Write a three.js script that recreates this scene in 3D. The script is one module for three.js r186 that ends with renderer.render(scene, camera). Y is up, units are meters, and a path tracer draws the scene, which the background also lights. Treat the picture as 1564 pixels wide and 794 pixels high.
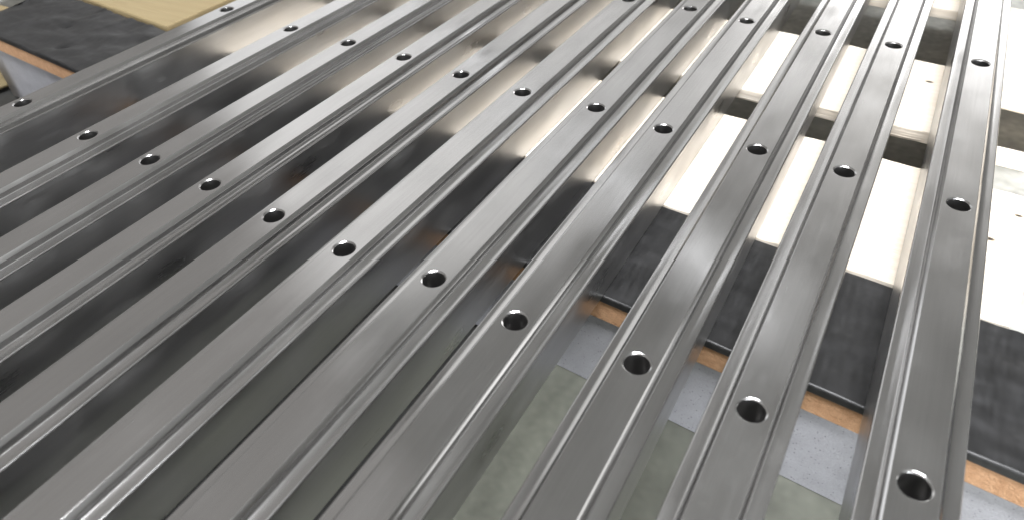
import * as THREE from 'three';
import { mergeGeometries } from 'three/addons/utils/BufferGeometryUtils.js';
import { RectAreaLightUniformsLib } from 'three/addons/lights/RectAreaLightUniformsLib.js';
import { SimplexNoise } from 'three/addons/math/SimplexNoise.js';

// ---------- camera, light, exposure ----------
const P = 0.15;                                  // hole pitch of the rails in metres; most sizes below are in pitches
const scene = new THREE.Scene();
scene.background = new THREE.Color(0x000000);
const camera = new THREE.PerspectiveCamera(41.42, 1024 / 519, 0.02, 60);
camera.rotation.order = 'YXZ';
camera.rotation.set(THREE.MathUtils.degToRad(-41.258), THREE.MathUtils.degToRad(31.415), THREE.MathUtils.degToRad(-2.248));
camera.position.set(0, 1.19871 * P, 0);
camera.focus = 0.34;
camera.userData.fStop = 12;
scene.add(camera);
const renderer = new THREE.WebGLRenderer({ antialias: true });
renderer.setSize(1024, 519);
renderer.toneMapping = THREE.LinearToneMapping;
renderer.toneMappingExposure = 1;
renderer.shadowMap.enabled = true;
RectAreaLightUniformsLib.init();

// the hall round the workplace: HU runs along the hall, HN points away from its window wall
const HU = new THREE.Vector3(0.86, 0, 0.51).normalize(), HN = new THREE.Vector3(-HU.z, 0, HU.x);
const FLOOR = -0.59 * P, CEIL = 3.0;
const U0 = -8.8, U1 = 6, N0 = -6.6, N1 = 5;
const hall = (u, y, n) => new THREE.Vector3().addScaledVector(HU, u).addScaledVector(HN, n).setY(y);
const DOWN = new THREE.Vector3(0, -1, 0);
// each: centre (u, y, n), size, the way it faces, radiance of the light, glow of the pane, colour
const LAMPS = [
  { name: 'window_pane', c: [-4.0, 1.55, N0 + 0.03], w: 4.0, h: 2.2, dir: HN, L: 4.0, glow: 0.5, col: [1, 0.99, 0.98] },
  { name: 'window_pane', c: [3.6, 0.95, N0 + 0.03], w: 3.4, h: 1.3, dir: HN, L: 1.5, glow: 0.3, col: [1, 0.99, 0.98] },
  { name: 'window_pane', c: [U0 + 0.03, 1.55, -2.0], w: 2.9, h: 2.5, dir: HU, L: 1.5, glow: 0.3, col: [0.97, 0.98, 1] },
  { name: 'window_pane', c: [U1 - 0.03, 1.6, 1.4], w: 3.4, h: 2.0, dir: HU.clone().negate(), L: 20, glow: 0.8, col: [0.93, 0.96, 1] },
  { name: 'skylight_pane', c: [-5.85, CEIL - 0.03, -1.45], w: 5.3, h: 2.1, dir: DOWN, L: 0.95, glow: 0.15, col: [1, 0.99, 0.98] },
  { name: 'skylight_pane', c: [-6.2, CEIL - 0.03, -4.6], w: 5.0, h: 2.8, dir: DOWN, L: 0.85, glow: 0.1, col: [1, 0.99, 0.98] },
  { name: 'skylight_pane', c: [-2.6, CEIL - 0.03, 1.6], w: 12, h: 4.0, dir: DOWN, L: 0.34, glow: 0.06, col: [1, 0.97, 0.94] },
  { name: 'strip_lamp', c: [-5.0, CEIL - 0.08, -2.75], w: 6.6, h: 0.14, dir: DOWN, L: 3, glow: 0.5, col: [0.97, 0.98, 1] },
  { name: 'light_panel', at: [0.16, 1.4, 0.2], aim: [0.1, 0, 0.05], w: 0.30, h: 0.9, L: 58, glow: 3, col: [0.97, 0.98, 1] },
];

// ---------- helpers ----------
let seed = 20177;
const rnd = () => { seed = (seed * 1664525 + 1013904223) >>> 0; return seed / 4294967296; };
const simplex = new SimplexNoise({ random: rnd });
const used = {};
function numbered(name) { const k = used[name] = (used[name] ?? -1) + 1; return k ? `${name}_${String(k).padStart(3, '0')}` : name; }
function tag(o, label, category, group) { o.userData.label = label; o.userData.category = category; if (group) o.userData.group = group; return o; }
function part(name, geo, mat, parent) {
  const m = new THREE.Mesh(geo, mat); m.name = numbered(name); m.castShadow = m.receiveShadow = true; parent.add(m); return m;
}
function struct(name, geo, mat) { const m = part(name, geo, mat, scene); m.userData.kind = 'structure'; return m; }
function thing(name) { const g = new THREE.Group(); g.name = numbered(name); scene.add(g); return g; }
const cl = (x) => Math.max(0, Math.min(1, x));
// tiling noise on a torus of the texture: value in -1..1
function tnoise(u, v, fu, fv, s) {
  const a = u * Math.PI * 2, b = v * Math.PI * 2, ru = fu / (Math.PI * 2), rv = fv / (Math.PI * 2);
  return simplex.noise4d(Math.cos(a) * ru + s, Math.sin(a) * ru + s * 1.7, Math.cos(b) * rv - s, Math.sin(b) * rv + s * 0.3);
}
function tex(w, h, fn, srgb, ru, rv) {              // fn(u, v) -> [r, g, b] 0..1; ru, rv: metres covered
  const d = new Uint8Array(w * h * 4);
  for (let j = 0; j < h; j++) for (let i = 0; i < w; i++) {
    const c = fn((i + 0.5) / w, (j + 0.5) / h), k = 4 * (j * w + i);
    for (let q = 0; q < 3; q++) d[k + q] = Math.round(255 * cl(c[q] ?? c[0]));
    d[k + 3] = 255;
  }
  const t = new THREE.DataTexture(d, w, h);
  t.wrapS = t.wrapT = THREE.RepeatWrapping; t.magFilter = THREE.LinearFilter; t.minFilter = THREE.LinearMipmapLinearFilter; t.generateMipmaps = true;
  if (srgb) t.colorSpace = THREE.SRGBColorSpace;
  t.repeat.set(1 / ru, 1 / rv); t.needsUpdate = true; return t;
}
// uv in metres by the way each face points
function boxUV(g, du = 0, dv = 0) {
  if (g.index) g = g.toNonIndexed();
  const p = g.attributes.position, n = g.attributes.normal, uv = new Float32Array(p.count * 2);
  for (let i = 0; i < p.count; i += 3) {
    let ax = 0, ay = 0, az = 0;
    for (let k = 0; k < 3; k++) { ax += n.getX(i + k); ay += n.getY(i + k); az += n.getZ(i + k); }
    ax = Math.abs(ax); ay = Math.abs(ay); az = Math.abs(az);
    for (let k = i; k < i + 3; k++) {
      const x = p.getX(k), y = p.getY(k), z = p.getZ(k);
      const [u, v] = ay >= ax && ay >= az ? [x, z] : az >= ax ? [x, y] : [z, y];
      uv[2 * k] = u + du; uv[2 * k + 1] = v + dv;
    }
  }
  g.setAttribute('uv', new THREE.BufferAttribute(uv, 2)); return g;
}
// a board from the outline of its top (x, z in pitches, counter-clockwise seen from above), with eased edges and a little warp
function boardGeo(corners, yTop, thick, ease = 0.006, rag = 0, du = 0, dv = 0) {
  const out = [], N = corners.length;
  for (let k = 0; k < N; k++) {
    const [ax, az] = corners[k], [bx, bz] = corners[(k + 1) % N], len = Math.hypot(bx - ax, bz - az), m = Math.max(2, Math.round(len / 0.06));
    for (let q = 0; q < m; q++) {
      const t = q / m, x = ax + (bx - ax) * t, z = az + (bz - az) * t;
      const nx = (bz - az) / len, nz = -(bx - ax) / len, w = q ? rag * simplex.noise(x * 5 + du * 9, z * 5) : 0;
      out.push([x + nx * w, z + nz * w]);
    }
  }
  const cx = out.reduce((s, a) => s + a[0], 0) / out.length, cz = out.reduce((s, a) => s + a[1], 0) / out.length;
  const shrink = (e) => out.map(([x, z]) => { const l = Math.hypot(x - cx, z - cz); return [x - (x - cx) / l * e, z - (z - cz) / l * e]; });
  const rings = [[shrink(ease), yTop], [shrink(ease * 0.3), yTop - ease * 0.3], [out, yTop - ease], [out, yTop - thick + ease], [shrink(ease), yTop - thick]];
  const pos = [], M = out.length, put = (a, y) => pos.push(a[0] * P, y * P, a[1] * P);
  for (let r = 0; r + 1 < rings.length; r++) for (let k = 0; k < M; k++) {
    const [A, ya] = rings[r], [B, yb] = rings[r + 1], l = (k + 1) % M;
    put(A[k], ya); put(B[k], yb); put(B[l], yb); put(A[k], ya); put(B[l], yb); put(A[l], ya);
  }
  for (const [ring, top] of [[rings[0], true], [rings[4], false]]) {
    const tri = THREE.ShapeUtils.triangulateShape(ring[0].map((a) => new THREE.Vector2(a[0], -a[1])), []);
    for (const t of tri) for (const k of top ? t : [t[0], t[2], t[1]]) put(ring[0][k], ring[1]);
  }
  let g = new THREE.BufferGeometry();
  g.setAttribute('position', new THREE.BufferAttribute(new Float32Array(pos), 3));
  g.computeVertexNormals();
  return boxUV(g, du, dv);
}

// ---------- materials ----------
const SCRATCH = Array.from({ length: 34 }, () => [0.1 + 0.8 * rnd(), 0.05 + 0.9 * rnd(), 0.012 + 0.05 * rnd(), (rnd() - 0.5) * 1.6]);
const steelRough = tex(512, 512, (u, v) => {
  let scratch = 0;
  for (const [a, b, l, m] of SCRATCH) { const du = u - a, dv = v - b - du * m; if (Math.abs(du) < l && Math.abs(dv) < 0.0022) scratch = 0.14; }
  const streak = tnoise(u, v, 3, 150, 1) * 0.5 + tnoise(u, v, 6, 60, 2) * 0.5;
  const smear = tnoise(u, v, 4, 3, 3), spot = tnoise(u, v, 14, 9, 4);
  return [0, 0.62 + 0.08 * streak + 0.2 * smear + 0.1 * Math.max(0, spot) + scratch, 0];
}, false, 0.16, 0.05);
const steelTint = tex(512, 512, (u, v) => {
  const k = 0.94 + 0.02 * tnoise(u, v, 3, 120, 5) + 0.025 * tnoise(u, v, 5, 4, 6) - 0.05 * Math.max(0, tnoise(u, v, 22, 14, 7) - 0.62);
  return [k, k, k];
}, true, 0.23, 0.06);
const steel = new THREE.MeshPhysicalMaterial({ color: new THREE.Color().setRGB(0.59, 0.585, 0.58), metalness: 1, roughness: 0.27, roughnessMap: steelRough, map: steelTint, anisotropy: 0.3 });
const sideSteel = new THREE.MeshPhysicalMaterial({ color: new THREE.Color().setRGB(0.58, 0.575, 0.57), metalness: 1, roughness: 0.56, roughnessMap: steelRough, map: steelTint, anisotropy: 0 });
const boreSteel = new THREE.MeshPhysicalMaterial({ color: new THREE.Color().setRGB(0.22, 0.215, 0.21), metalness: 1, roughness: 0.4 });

function woodTex(base, dark, knots, s, ru, rv) {
  return tex(1024, 512, (u, v) => {
    let warp = 0, kn = 0;
    for (const [ku, kv, r] of knots) {
      const dx = (u - ku) * ru, dy = (v - kv) * rv, d = Math.hypot(dx * 0.6, dy);
      warp += Math.exp(-d * d / (r * r * 6)) * Math.sign(dy) * 0.5; kn = Math.max(kn, cl(1.3 - d / r));
    }
    const ring = Math.sin((v * 26 + warp + 1.2 * tnoise(u, v, 2, 3, s) + 0.25 * tnoise(u, v, 5, 12, s + 1)) * 6.283);
    const fibre = tnoise(u, v, 10, 130, s + 2), stain = tnoise(u, v, 4, 4, s + 3);
    let k = cl(0.2 + 0.04 * ring + 0.09 * fibre + 0.16 * stain); k = cl(k + kn * 0.9);
    const mark = 1 - 0.75 * cl(kn * 1.6 - 0.5);
    return [0, 1, 2].map((q) => (base[q] + (dark[q] - base[q]) * k) * mark);
  }, true, ru, rv);
}
const woodBump = tex(512, 512, (u, v) => [0.5 + 0.3 * tnoise(u, v, 6, 90, 21) + 0.2 * tnoise(u, v, 3, 20, 22)], false, 0.3, 0.12);
const paleWood = new THREE.MeshStandardMaterial({ map: woodTex([0.94, 0.91, 0.86], [0.78, 0.69, 0.58], [[0.325, 0.114, 0.0016], [0.347, 0.948, 0.0012], [0.786, 0.643, 0.0016], [0.55, 0.75, 0.003]], 11, 0.5, 0.15), bumpMap: woodBump, bumpScale: 0.0004, roughness: 0.8 });
const yellowWood = new THREE.MeshStandardMaterial({ map: woodTex([0.58, 0.52, 0.39], [0.44, 0.37, 0.25], [[0.3, 0.3, 0.006], [0.7, 0.6, 0.004]], 15, 0.45, 0.3), bumpMap: woodBump, bumpScale: 0.0004, roughness: 0.7 });
const cork = new THREE.MeshStandardMaterial({
  map: tex(512, 512, (u, v) => {
    const a = tnoise(u, v, 90, 90, 31), b = tnoise(u, v, 14, 14, 32), c = tnoise(u, v, 140, 140, 33), k = 0.5 + 0.2 * a + 0.2 * b + 0.2 * c;
    return [0.58 + 0.24 * k, 0.42 + 0.25 * k, 0.29 + 0.24 * k].map((x) => (c > 0.55 ? x * 0.6 : x));
  }, true, 0.06, 0.06), bumpMap: tex(256, 256, (u, v) => [0.5 + 0.5 * tnoise(u, v, 40, 40, 34)], false, 0.05, 0.05), bumpScale: 0.0002, roughness: 0.95,
});
const rubber = new THREE.MeshStandardMaterial({
  map: tex(512, 512, (u, v) => {
    const k = 0.115 + 0.03 * tnoise(u, v, 5, 9, 41) + 0.035 * tnoise(u, v, 60, 8, 42) + 0.05 * Math.max(0, tnoise(u, v, 9, 16, 43));
    return [k, k, k * 1.02];
  }, true, 0.18, 0.12),
  roughnessMap: tex(256, 256, (u, v) => [0, 0.85 + 0.15 * tnoise(u, v, 8, 12, 44), 0], false, 0.12, 0.08),
  bumpMap: tex(512, 512, (u, v) => [0.5 + 0.25 * tnoise(u, v, 50, 20, 45) + 0.25 * tnoise(u, v, 14, 8, 46)], false, 0.14, 0.1), bumpScale: 0.00015, roughness: 0.5,
});
const paint = new THREE.MeshStandardMaterial({
  map: tex(512, 512, (u, v) => {
    const k = 0.62 + 0.03 * tnoise(u, v, 7, 7, 51) + 0.02 * tnoise(u, v, 60, 60, 52);
    const sp = tnoise(u, v, 44, 44, 53) > 0.74 || tnoise(u, v, 75, 75, 54) > 0.8 ? 0.72 : 1;
    return [k * sp, k * sp, k * 1.03 * sp];
  }, true, 0.09, 0.09), roughness: 0.5, bumpMap: tex(256, 256, (u, v) => [0.5 + 0.4 * tnoise(u, v, 45, 45, 55)], false, 0.05, 0.05), bumpScale: 0.0002,
});
const concrete = new THREE.MeshStandardMaterial({
  map: tex(1024, 1024, (u, v) => {
    const a = tnoise(u, v, 12, 12, 61), b = tnoise(u, v, 30, 30, 62), c = tnoise(u, v, 120, 120, 63), d = tnoise(u, v, 5, 5, 64);
    const spot = Math.max(0, tnoise(u, v, 18, 18, 65) - 0.55) * 0.9;
    const k = 0.47 + 0.05 * a + 0.04 * b + 0.03 * c + 0.04 * d - 0.16 * spot;
    return [k * 0.985, k, k * 0.915];
  }, true, 0.7, 0.7), roughness: 0.6, bumpMap: tex(256, 256, (u, v) => [0.5 + 0.4 * tnoise(u, v, 30, 30, 66)], false, 0.1, 0.1), bumpScale: 0.0001,
});
const darkFloor = new THREE.MeshStandardMaterial({ map: tex(512, 512, (u, v) => { const k = 0.17 + 0.03 * tnoise(u, v, 9, 9, 71) + 0.02 * tnoise(u, v, 50, 50, 72); return [k, k, k * 0.98]; }, true, 0.4, 0.4), roughness: 0.75 });
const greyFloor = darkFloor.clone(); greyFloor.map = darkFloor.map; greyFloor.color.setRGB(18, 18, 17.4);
const hallWall = new THREE.MeshStandardMaterial({ color: new THREE.Color().setRGB(0.55, 0.54, 0.52), roughness: 0.9 });
const hallCeil = new THREE.MeshStandardMaterial({ color: new THREE.Color().setRGB(0.82, 0.81, 0.79), roughness: 0.9 });

// ---------- setting ----------
{
  const cu = (U0 + U1) / 2, cn = (N0 + N1) / 2, turn = Math.atan2(-HU.z, HU.x);
  const slab = (name, u, y, n, w, h, d, m) => { const g = boxUV(new THREE.BoxGeometry(w, h, d)); const o = struct(name, g, m); o.position.copy(hall(u, y, n)); o.rotation.y = turn; return o; };
  slab('floor', cu, FLOOR - 0.104, cn, U1 - U0 + 0.6, 0.2, N1 - N0 + 0.6, darkFloor);
  struct('floor_paint', boardGeo([[-0.72, 5], [14, 5], [14, -1.40 + 0.0792 * 14], [-0.72, -1.40 - 0.0792]], -0.5905, 0.0255, 0.003), concrete);
  struct('floor_strip', boardGeo([[-14, -1.75], [14, -1.75], [14, -14], [-14, -14]], -0.5905, 0.0255, 0.003), greyFloor);
  slab('ceiling', cu, CEIL + 0.1, cn, U1 - U0 + 0.6, 0.2, N1 - N0 + 0.6, hallCeil);
  const hy = (CEIL + FLOOR) / 2, hh = CEIL - FLOOR - 0.002;
  slab('wall_window', cu, hy, N0 - 0.15, U1 - U0, hh, 0.3, hallWall);
  slab('wall_rear', cu, hy, N1 + 0.15, U1 - U0, hh, 0.3, hallWall);
  slab('wall_left', U0 - 0.15, hy, cn, 0.3, hh, N1 - N0 + 0.6, hallWall);
  slab('wall_right', U1 + 0.15, hy, cn, 0.3, hh, N1 - N0 + 0.6, hallWall);
  for (const l of LAMPS) {
    const col = new THREE.Color().setRGB(...l.col);
    const m = new THREE.MeshStandardMaterial({ color: 0x222222, emissive: col, emissiveIntensity: l.glow, roughness: 0.4 });
    const pane = struct(l.name, new THREE.BoxGeometry(l.w, l.h, 0.03), m);
    pane.position.copy(l.at ? new THREE.Vector3(...l.at) : hall(...l.c)); pane.castShadow = false;
    if (l.aim) l.dir = new THREE.Vector3(...l.aim).sub(pane.position).normalize();
    pane.up.copy(l.aim ? new THREE.Vector3(1, 0, 0.0001) : l.dir.y ? HN : new THREE.Vector3(0, 1, 0)); pane.lookAt(pane.position.clone().add(l.dir));
    const a = new THREE.RectAreaLight(col, l.L, l.w, l.h);
    a.position.copy(pane.position).addScaledVector(l.dir, 0.02);
    a.up.copy(pane.up); a.lookAt(a.position.clone().sub(l.dir).addScaledVector(l.dir, 2));
    scene.add(a);
  }
}

// ---------- the support beam: painted tube, chip board strip, rubber mat ----------
const FZ = (x) => -1.276 + 0.0792 * x, BZ = (x) => -1.742 + 0.0865 * x;   // front and back edge of the beam
{
  const beam = thing('support_beam');
  tag(beam, 'grey painted steel tube on the floor carrying the rails behind its front face', 'beam');
  const X0 = -4.27, X1 = 1.7;
  const tubeTop = -0.266;
  // a closed section with rounded corners, swept from X0 to X1
  const sec = (y0, y1, r) => {           // (t, y): t 0 = front, 1 = back
    const o = [], put = (t, dt, y) => o.push([t, dt, y]);
    for (let k = 0; k <= 4; k++) { const a = k / 4 * Math.PI / 2; put(0, r - r * Math.sin(a), y1 - r + r * Math.cos(a)); }
    o.reverse();
    const q = [];
    for (let k = 0; k <= 4; k++) { const a = k / 4 * Math.PI / 2; q.push([0, r - r * Math.cos(a), y0 + r - r * Math.sin(a)]); }
    for (let k = 0; k <= 4; k++) { const a = k / 4 * Math.PI / 2; q.push([1, -r + r * Math.sin(a), y0 + r - r * Math.cos(a)]); }
    for (let k = 0; k <= 4; k++) { const a = k / 4 * Math.PI / 2; q.push([1, -r + r * Math.cos(a), y1 - r + r * Math.sin(a)]); }
    for (let k = 0; k <= 4; k++) { const a = k / 4 * Math.PI / 2; q.push([0, r - r * Math.sin(a), y1 - r + r * Math.cos(a)]); }
    return q;
  };
  const sweep = (s, x0, x1, inset, nseg, warp) => {
    const pos = [], idx = [], M = s.length;
    for (let i = 0; i <= nseg; i++) {
      const x = x0 + (x1 - x0) * i / nseg, f = FZ(x) - inset, b = BZ(x) + inset;
      for (const [t, dt, y] of s) { let p = [x, y, (t ? b : f) - dt]; if (warp) p = warp(p, t, dt); pos.push(p[0] * P, p[1] * P, p[2] * P); }
    }
    for (let i = 0; i < nseg; i++) for (let k = 0; k < M; k++) { const a = i * M + k, b = i * M + (k + 1) % M, c = a + M, d = b + M; idx.push(a, c, b, b, c, d); }
    for (const [at, flip] of [[0, 1], [nseg * M, 0]]) for (let k = 1; k + 1 < M; k++) flip ? idx.push(at, at + k, at + k + 1) : idx.push(at, at + k + 1, at + k);
    const g = new THREE.BufferGeometry(); g.setAttribute('position', new THREE.BufferAttribute(new Float32Array(pos), 3)); g.setIndex(idx);
    const h = g.toNonIndexed(); g.computeVertexNormals(); 
    const n = g.toNonIndexed(); h.setAttribute('normal', n.attributes.normal);
    return boxUV(h);
  };
  const flatten = (g) => g;
  part('steel_tube', flatten(sweep(sec(-0.59, tubeTop, 0.006), X0, X1, 0.020, 40)), paint, beam);
  const ck = sec(tubeTop + 0.001, -0.191, 0.003);
  part('chip_board_strip', sweep(ck, X0 - 0.02, X1, 0.002, 60), cork, beam);
  // the mat: many points across so that it can sag and crease
  const ms = [];
  const mt = -0.160, mb = -0.190, r = 0.009;
  for (let k = 0; k <= 4; k++) { const a = k / 4 * Math.PI / 2; ms.push([0, r * 0.6 - r * 0.6 * Math.cos(a), mb + r * 0.6 - r * 0.6 * Math.sin(a)]); }
  for (let k = 0; k <= 4; k++) { const a = k / 4 * Math.PI / 2; ms.push([1, -r * 0.6 + r * 0.6 * Math.sin(a), mb + r * 0.6 - r * 0.6 * Math.cos(a)]); }
  for (let k = 0; k <= 4; k++) { const a = k / 4 * Math.PI / 2; ms.push([1, -r + r * Math.cos(a), mt - r + r * Math.sin(a)]); }
  for (let k = 1; k < 14; k++) ms.push([2, 1 - k / 14, mt]);
  for (let k = 0; k <= 4; k++) { const a = k / 4 * Math.PI / 2; ms.push([0, r - r * Math.sin(a), mt - r + r * Math.cos(a)]); }
  const matGeo = (() => {
    const s = ms.map(([t, dt, y]) => [t === 2 ? 0 : t, t === 2 ? dt * 0.44 + 0.012 : dt, y]);
    return sweep(s, X0 - 0.03, X1, -0.004, 260, (p, t, dt) => {
      if (p[1] < mt - 0.012) return p;
      const x = p[0], free = cl((-3.02 - x) / 0.1) + cl((x - 0.42) / 0.1);    // outside the rails the sheet lifts and dimples
      const back = cl((BZ(x) + 0.2 - p[2]) / 0.2);
      let w = -0.003 + 0.0025 * simplex.noise(x * 3, p[2] * 5);
      w += free * (0.006 * simplex.noise(x * 4 + p[2] * 6, p[2] * 3 - x * 2) + 0.006 * back * simplex.noise(x * 16 + p[2] * 9, p[2] * 4));
      for (const [dx, dz, a] of [[-3.76, -1.84, 0.02], [-3.53, -1.66, 0.022]]) { const e = (x - dx - (p[2] - dz) * 0.9), f = p[2] - dz + e * 0.5; w -= a * Math.exp(-(e * e) / 0.0012 - (f * f) / 0.0002); }
      return [p[0], p[1] + w - 0.0, p[2]];
    });
  })();
  part('rubber_mat', matGeo, rubber, beam);
}

// ---------- pallets and boards ----------
{
  const pal = thing('wooden_pallet');
  tag(pal, 'pale wooden slatted pallet under the rails behind the black rubber beam', 'pallet');
  const T = -0.1632, th = 0.046;
  const bd = (name, c, y, t, parent, mat = paleWood, du = 0, dv = 0, rag = 0.006) => part(name, boardGeo(c, y, t, 0.007, rag, du, dv), mat, parent);
  const L = -3.12;
  bd('deck_board', [[L, BZ(L) - 0.012], [0.483, BZ(0.483) - 0.012], [0.507, -1.84], [0.53, -2.37], [L, -2.42 + 0.0865 * L]], T, th, pal, paleWood, 0.1, 0.03);
  bd('deck_board', [[L, -2.664 + 0.045 * L], [0.36, -2.652], [0.36, -3.268], [L, -3.297 + 0.075 * L]], T, th, pal, paleWood, 0.37, 0.11);
  bd('deck_board', [[L, -3.945 + 0.06 * L], [0.37, -3.925], [0.37, -4.56], [L, -4.60 + 0.06 * L]], T, th, pal, paleWood, 0.23, 0.07);
  bd('deck_board', [[L, -5.0 + 0.06 * L], [0.37, -4.96], [0.37, -5.6], [L, -5.62 + 0.06 * L]], T, th, pal, paleWood, 0.05, 0.13);
  for (const x of [-2.9, -1.62, 0.32]) bd('stringer', [[x - 0.04, -2.3], [x + 0.04, -2.3], [x + 0.04, -5.5], [x - 0.04, -5.5]], T - th - 0.001, 0.59 - 0.1632 - th - 0.001, pal, paleWood, x, 0.1, 0.002);

  const pal2 = thing('wooden_pallet');
  tag(pal2, 'wooden pallet at the right edge with a pale wide board beside the last rail', 'pallet');
  bd('deck_board', [[0.392, -3.19], [1.6, -3.1], [1.6, -4.05], [0.392, -4.1]], T, 0.10, pal2, paleWood, 0.3, 0.02);
  bd('edge_lath', [[0.378, -2.652], [1.6, -2.60], [1.6, -2.622], [0.378, -2.674]], T, 0.062, pal2, paleWood, 0.2, 0.09, 0.001);
  bd('stringer', [[1.0, -2.56], [1.14, -2.56], [1.14, -4.3], [1.0, -4.3]], T - 0.103, 0.59 - 0.1632 - 0.103, pal2, paleWood, 0.2, 0.04, 0.002);

  const yb = thing('wooden_board');
  tag(yb, 'wide yellowish wooden board behind the left end of the rubber beam', 'board');
  part('plank', boardGeo([[-5.6, BZ(-5.6) - 0.02], [-3.235, BZ(-3.235) - 0.02], [-3.2, -6.5], [-5.6, -6.5]], -0.15, 0.10, 0.012, 0.004, 0.1, 0.2), yellowWood, yb);
  part('runner', boardGeo([[-5.5, -2.6], [-3.45, -2.6], [-3.45, -2.8], [-5.5, -2.8]], -0.251, 0.338, 0.008, 0.002, 0.3, 0.1), yellowWood, yb);
  part('runner', boardGeo([[-5.5, -5.6], [-3.45, -5.6], [-3.45, -5.8], [-5.5, -5.8]], -0.251, 0.338, 0.008, 0.002, 0.5, 0.3), yellowWood, yb);
  const yc = thing('timber_block');
  tag(yc, 'yellowish timber beyond the left end of the grey steel tube', 'timber');
  part('block', boardGeo([[-6.2, -1.3], [-4.42, -1.5], [-4.36, -1.95], [-6.2, -1.95]], -0.24, 0.349, 0.015, 0.004, 0.6, 0.05), yellowWood, yc);
}

// ---------- the rails ----------
// half profile from the top middle to the bottom middle (x, y in pitches)
const half = (() => {
  const o = [[0.0430, 0]];
  const arc = (cx, cy, r, a0, a1, n) => { for (let k = 0; k <= n; k++) { const a = THREE.MathUtils.degToRad(a0 + (a1 - a0) * k / n); o.push([cx + r * Math.sin(a), cy + r * Math.cos(a)]); } };
  arc(0.0430, -0.0022, 0.0022, 5, 48, 4);                  // eased top edge
  arc(0.0503, -0.0116, 0.0026, 54, 79, 4);                 // the step turns steeper half way down
  arc(0.0587, -0.0222, 0.0040, 258, 196, 5);               // fillet into the raceway
  for (let k = 1; k <= 8; k++) { const t = k / 8; o.push([0.0577 + (0.0832 - 0.0577) * t, -0.0261 - 0.0023 * t - 0.0012 * Math.sin(Math.PI * t)]); }
  arc(0.0834, -0.0333, 0.0051, 6, 90, 8);                  // rounded outer edge
  o.push([0.0900, -0.1580]);
  arc(0.0870, -0.1600, 0.0030, 90, 170, 4);
  return o;
})();
function railGeometry(s0, s1, holes, R, head) {
  const right = half, pts = [...right, ...right.slice().reverse().map(([x, y]) => [-x, y])];   // from top right round to top left
  const pos = [], nor = [], uv = [];
  const M = pts.length, seg = [];
  for (let k = 0; k + 1 < M; k++) { const dx = pts[k + 1][0] - pts[k][0], dy = pts[k + 1][1] - pts[k][1], l = Math.hypot(dx, dy) || 1; seg.push([-dy / l, dx / l, l]); }
  let per = 0.05;
  const vn = (k, other) => { const a = seg[k], b = seg[other]; if (!b || a[0] * b[0] + a[1] * b[1] < 0.8) return [a[0], a[1]]; const x = a[0] + b[0], y = a[1] + b[1], l = Math.hypot(x, y); return [x / l, y / l]; };
  for (let k = 0; k + 1 < M; k++) {
    const A = pts[k], B = pts[k + 1], l = seg[k][2]; if (l < 1e-7 || head !== (A[1] + B[1] > -0.0365 * 2)) continue;
    const na = vn(k, k - 1), nb = vn(k, k + 1), sgn = 1;
    const v = (p, n, s, w) => { pos.push(p[0] * P, p[1] * P, -s * P); nor.push(-n[0] * -sgn, -n[1] * -sgn, 0); uv.push(s * P, w * P); };
    v(A, na, s0, per); v(A, na, s1, per); v(B, nb, s1, per + l); v(A, na, s0, per); v(B, nb, s1, per + l); v(B, nb, s0, per + l);
    per += l;
  }
  // outward is (-dy, dx) turned: make sure by the first side
  const sh = new THREE.Shape(), w = half[0][0];
  sh.moveTo(-w, s0); sh.lineTo(w, s0); sh.lineTo(w, s1); sh.lineTo(-w, s1); sh.closePath();
  for (const h of holes) { const p = new THREE.Path(); p.absarc(0, h, R, 0, Math.PI * 2, true); sh.holes.push(p); }
  const top = new THREE.ShapeGeometry(sh, 40).toNonIndexed(), q = top.attributes.position;
  if (head) for (let i = 0; i < q.count; i++) { pos.push(q.getX(i) * P, 0, -q.getY(i) * P); nor.push(0, 1, 0); uv.push(q.getY(i) * P, q.getX(i) * P); }
  if (head) for (const h of holes) {                       // the countersink round each hole
    const prof = [[R, 0, 0.15], [R - 0.0006, -0.0003, 0.5], [R_BORE + 0.0006, -0.0036, 0.65], [R_BORE, -0.0043, 0.95]], n = 48;
    for (let r = 0; r + 1 < prof.length; r++) for (let k = 0; k < n; k++) {
      const v = ([rad, y, tilt], a) => { pos.push(rad * Math.cos(a) * P, y * P, -(h + rad * Math.sin(a)) * P); nor.push(-Math.cos(a) * tilt, Math.sqrt(1 - tilt * tilt), Math.sin(a) * tilt); uv.push((h + rad * Math.sin(a)) * P, rad * Math.cos(a) * P); };
      const a = k / n * Math.PI * 2, b = (k + 1) / n * Math.PI * 2, A = prof[r], B = prof[r + 1];
      v(A, a); v(B, a); v(B, b); v(A, a); v(B, b); v(A, b);
    }
  }
  if (!head) for (const [s, z] of [[s0, 1], [s1, -1]]) {
    const e = new THREE.ShapeGeometry(new THREE.Shape(pts.map((p) => new THREE.Vector2(...p)))).toNonIndexed().attributes.position;
    for (let i = 0; i < e.count; i += 3) for (const k of z > 0 ? [0, 1, 2] : [0, 2, 1]) { pos.push(e.getX(i + k) * P, e.getY(i + k) * P, -s * P); nor.push(0, 0, z); uv.push(e.getX(i + k) * P, e.getY(i + k) * P); }
  }
  const g = new THREE.BufferGeometry();
  g.setAttribute('position', new THREE.BufferAttribute(new Float32Array(pos), 3));
  g.setAttribute('normal', new THREE.BufferAttribute(new Float32Array(nor), 3));
  g.setAttribute('uv', new THREE.BufferAttribute(new Float32Array(uv), 2));
  const pp = g.attributes.position, nn = g.attributes.normal, a = new THREE.Vector3(), b = new THREE.Vector3(), c = new THREE.Vector3();
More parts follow.
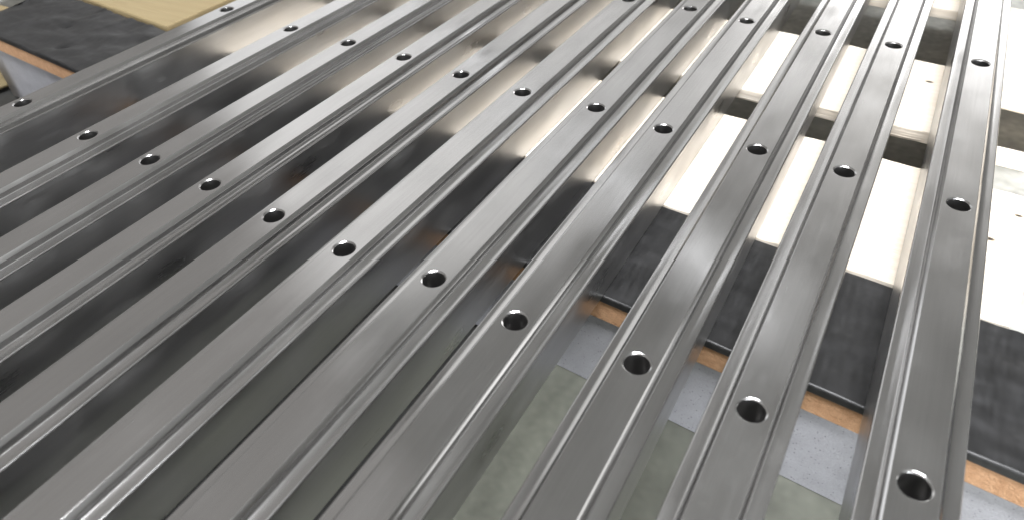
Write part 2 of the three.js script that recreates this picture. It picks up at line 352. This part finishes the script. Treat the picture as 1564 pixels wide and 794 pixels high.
  for (let i = 0; i < pp.count; i += 3) {                // winding after the normals
    a.fromBufferAttribute(pp, i); b.fromBufferAttribute(pp, i + 1); c.fromBufferAttribute(pp, i + 2);
    const f = b.clone().sub(a).cross(c.clone().sub(a)), n = new THREE.Vector3().fromBufferAttribute(nn, i).add(new THREE.Vector3().fromBufferAttribute(nn, i + 1)).add(new THREE.Vector3().fromBufferAttribute(nn, i + 2));
    if (f.dot(n) < 0) for (const at of Object.values(g.attributes)) for (let k = 0; k < at.itemSize; k++) { const t = at.array[(i + 1) * at.itemSize + k]; at.array[(i + 1) * at.itemSize + k] = at.array[(i + 2) * at.itemSize + k]; at.array[(i + 2) * at.itemSize + k] = t; }
  }
  return g;
}
const HOLES = [-2, -1, 0, 1, 2, 3, 4, 5];
const R_TOP = 0.0337, R_BORE = 0.0298;
const RX = [-2.7750, -2.33185, -2.00348, -1.71393, -1.42037, -1.13894, -0.85436, -0.59526, -0.29028, -0.03728, 0.28295];
const RZ = [1.07643, 1.04219, 1.03988, 1.03279, 1.00847, 0.99059, 1.00821, 0.97953, 0.99442, 0.99072, 0.96570];
const RT = [-0.0916, -0.2247, -0.2032, -0.0585, -0.0844, -0.1011, -0.0250, -0.0246, 0.0680, 0.3610, 0.0756];
const WHERE = [
  'leftmost steel guide rail, lying beside the yellowish board',
  'second steel guide rail from the left edge of the row',
  'third steel guide rail from the left edge of the row',
  'fourth steel guide rail from the left edge of the row',
  'fifth steel guide rail from the left edge of the row',
  'sixth steel guide rail from either side, the middle of the row',
  'fifth steel guide rail from the right edge of the row',
  'fourth steel guide rail from the right, left of the wide gap over the bare floor',
  'third steel guide rail from the right edge of the row',
  'second steel guide rail from the right, just left of the last one',
  'rightmost steel guide rail, with only boards and rubber to its right',
];
{
  const bore = new THREE.LatheGeometry([[R_BORE, -0.0042], [R_BORE, -0.088], [R_BORE - 0.002, -0.09], [0.0195, -0.09], [0.0195, -0.162]].map(([x, y]) => new THREE.Vector2(x * P, y * P)), 40);
  const first = thing('guide_rail');
  part('rail_head', railGeometry(-2.6, 5.6, HOLES, R_TOP, true), steel, first);
  part('rail_body', railGeometry(-2.6, 5.6, HOLES, R_TOP, false), sideSteel, first);
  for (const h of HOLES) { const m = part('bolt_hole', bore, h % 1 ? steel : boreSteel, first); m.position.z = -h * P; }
  const finish = [0, 1, 2, 3].map((v) => {
    const two = [steel, sideSteel].map((m) => { const c = m.clone(); for (const k of ['map', 'roughnessMap']) { c[k] = m[k].clone(); c[k].offset.set(v * 0.37, v * 0.61); c[k].needsUpdate = true; } return c; });
    two[0].roughness = 0.27 + 0.025 * (v - 1.5); two[0].color.multiplyScalar(1 + 0.03 * (v % 2 ? 1 : -1)); return two;
  });
  RX.forEach((x, i) => {
    let o = first;
    if (i) { o = first.clone(); o.name = numbered('guide_rail'); scene.add(o); }
    const t = THREE.MathUtils.degToRad(RT[i]), d = RZ[i];
    o.children.forEach((c) => { if (c.material === steel || c.name.startsWith('rail_head')) c.material = finish[(i * 3) % 4][0]; else if (c.name.startsWith('rail_body')) c.material = finish[(i * 3) % 4][1]; });
    o.position.set((x + Math.sin(t) * d) * P, 0, -Math.cos(t) * d * P);
    o.rotation.y = -t;
    tag(o, WHERE[i], 'guide rail', 'steel guide rails laid side by side');
  });
}

renderer.render(scene, camera);
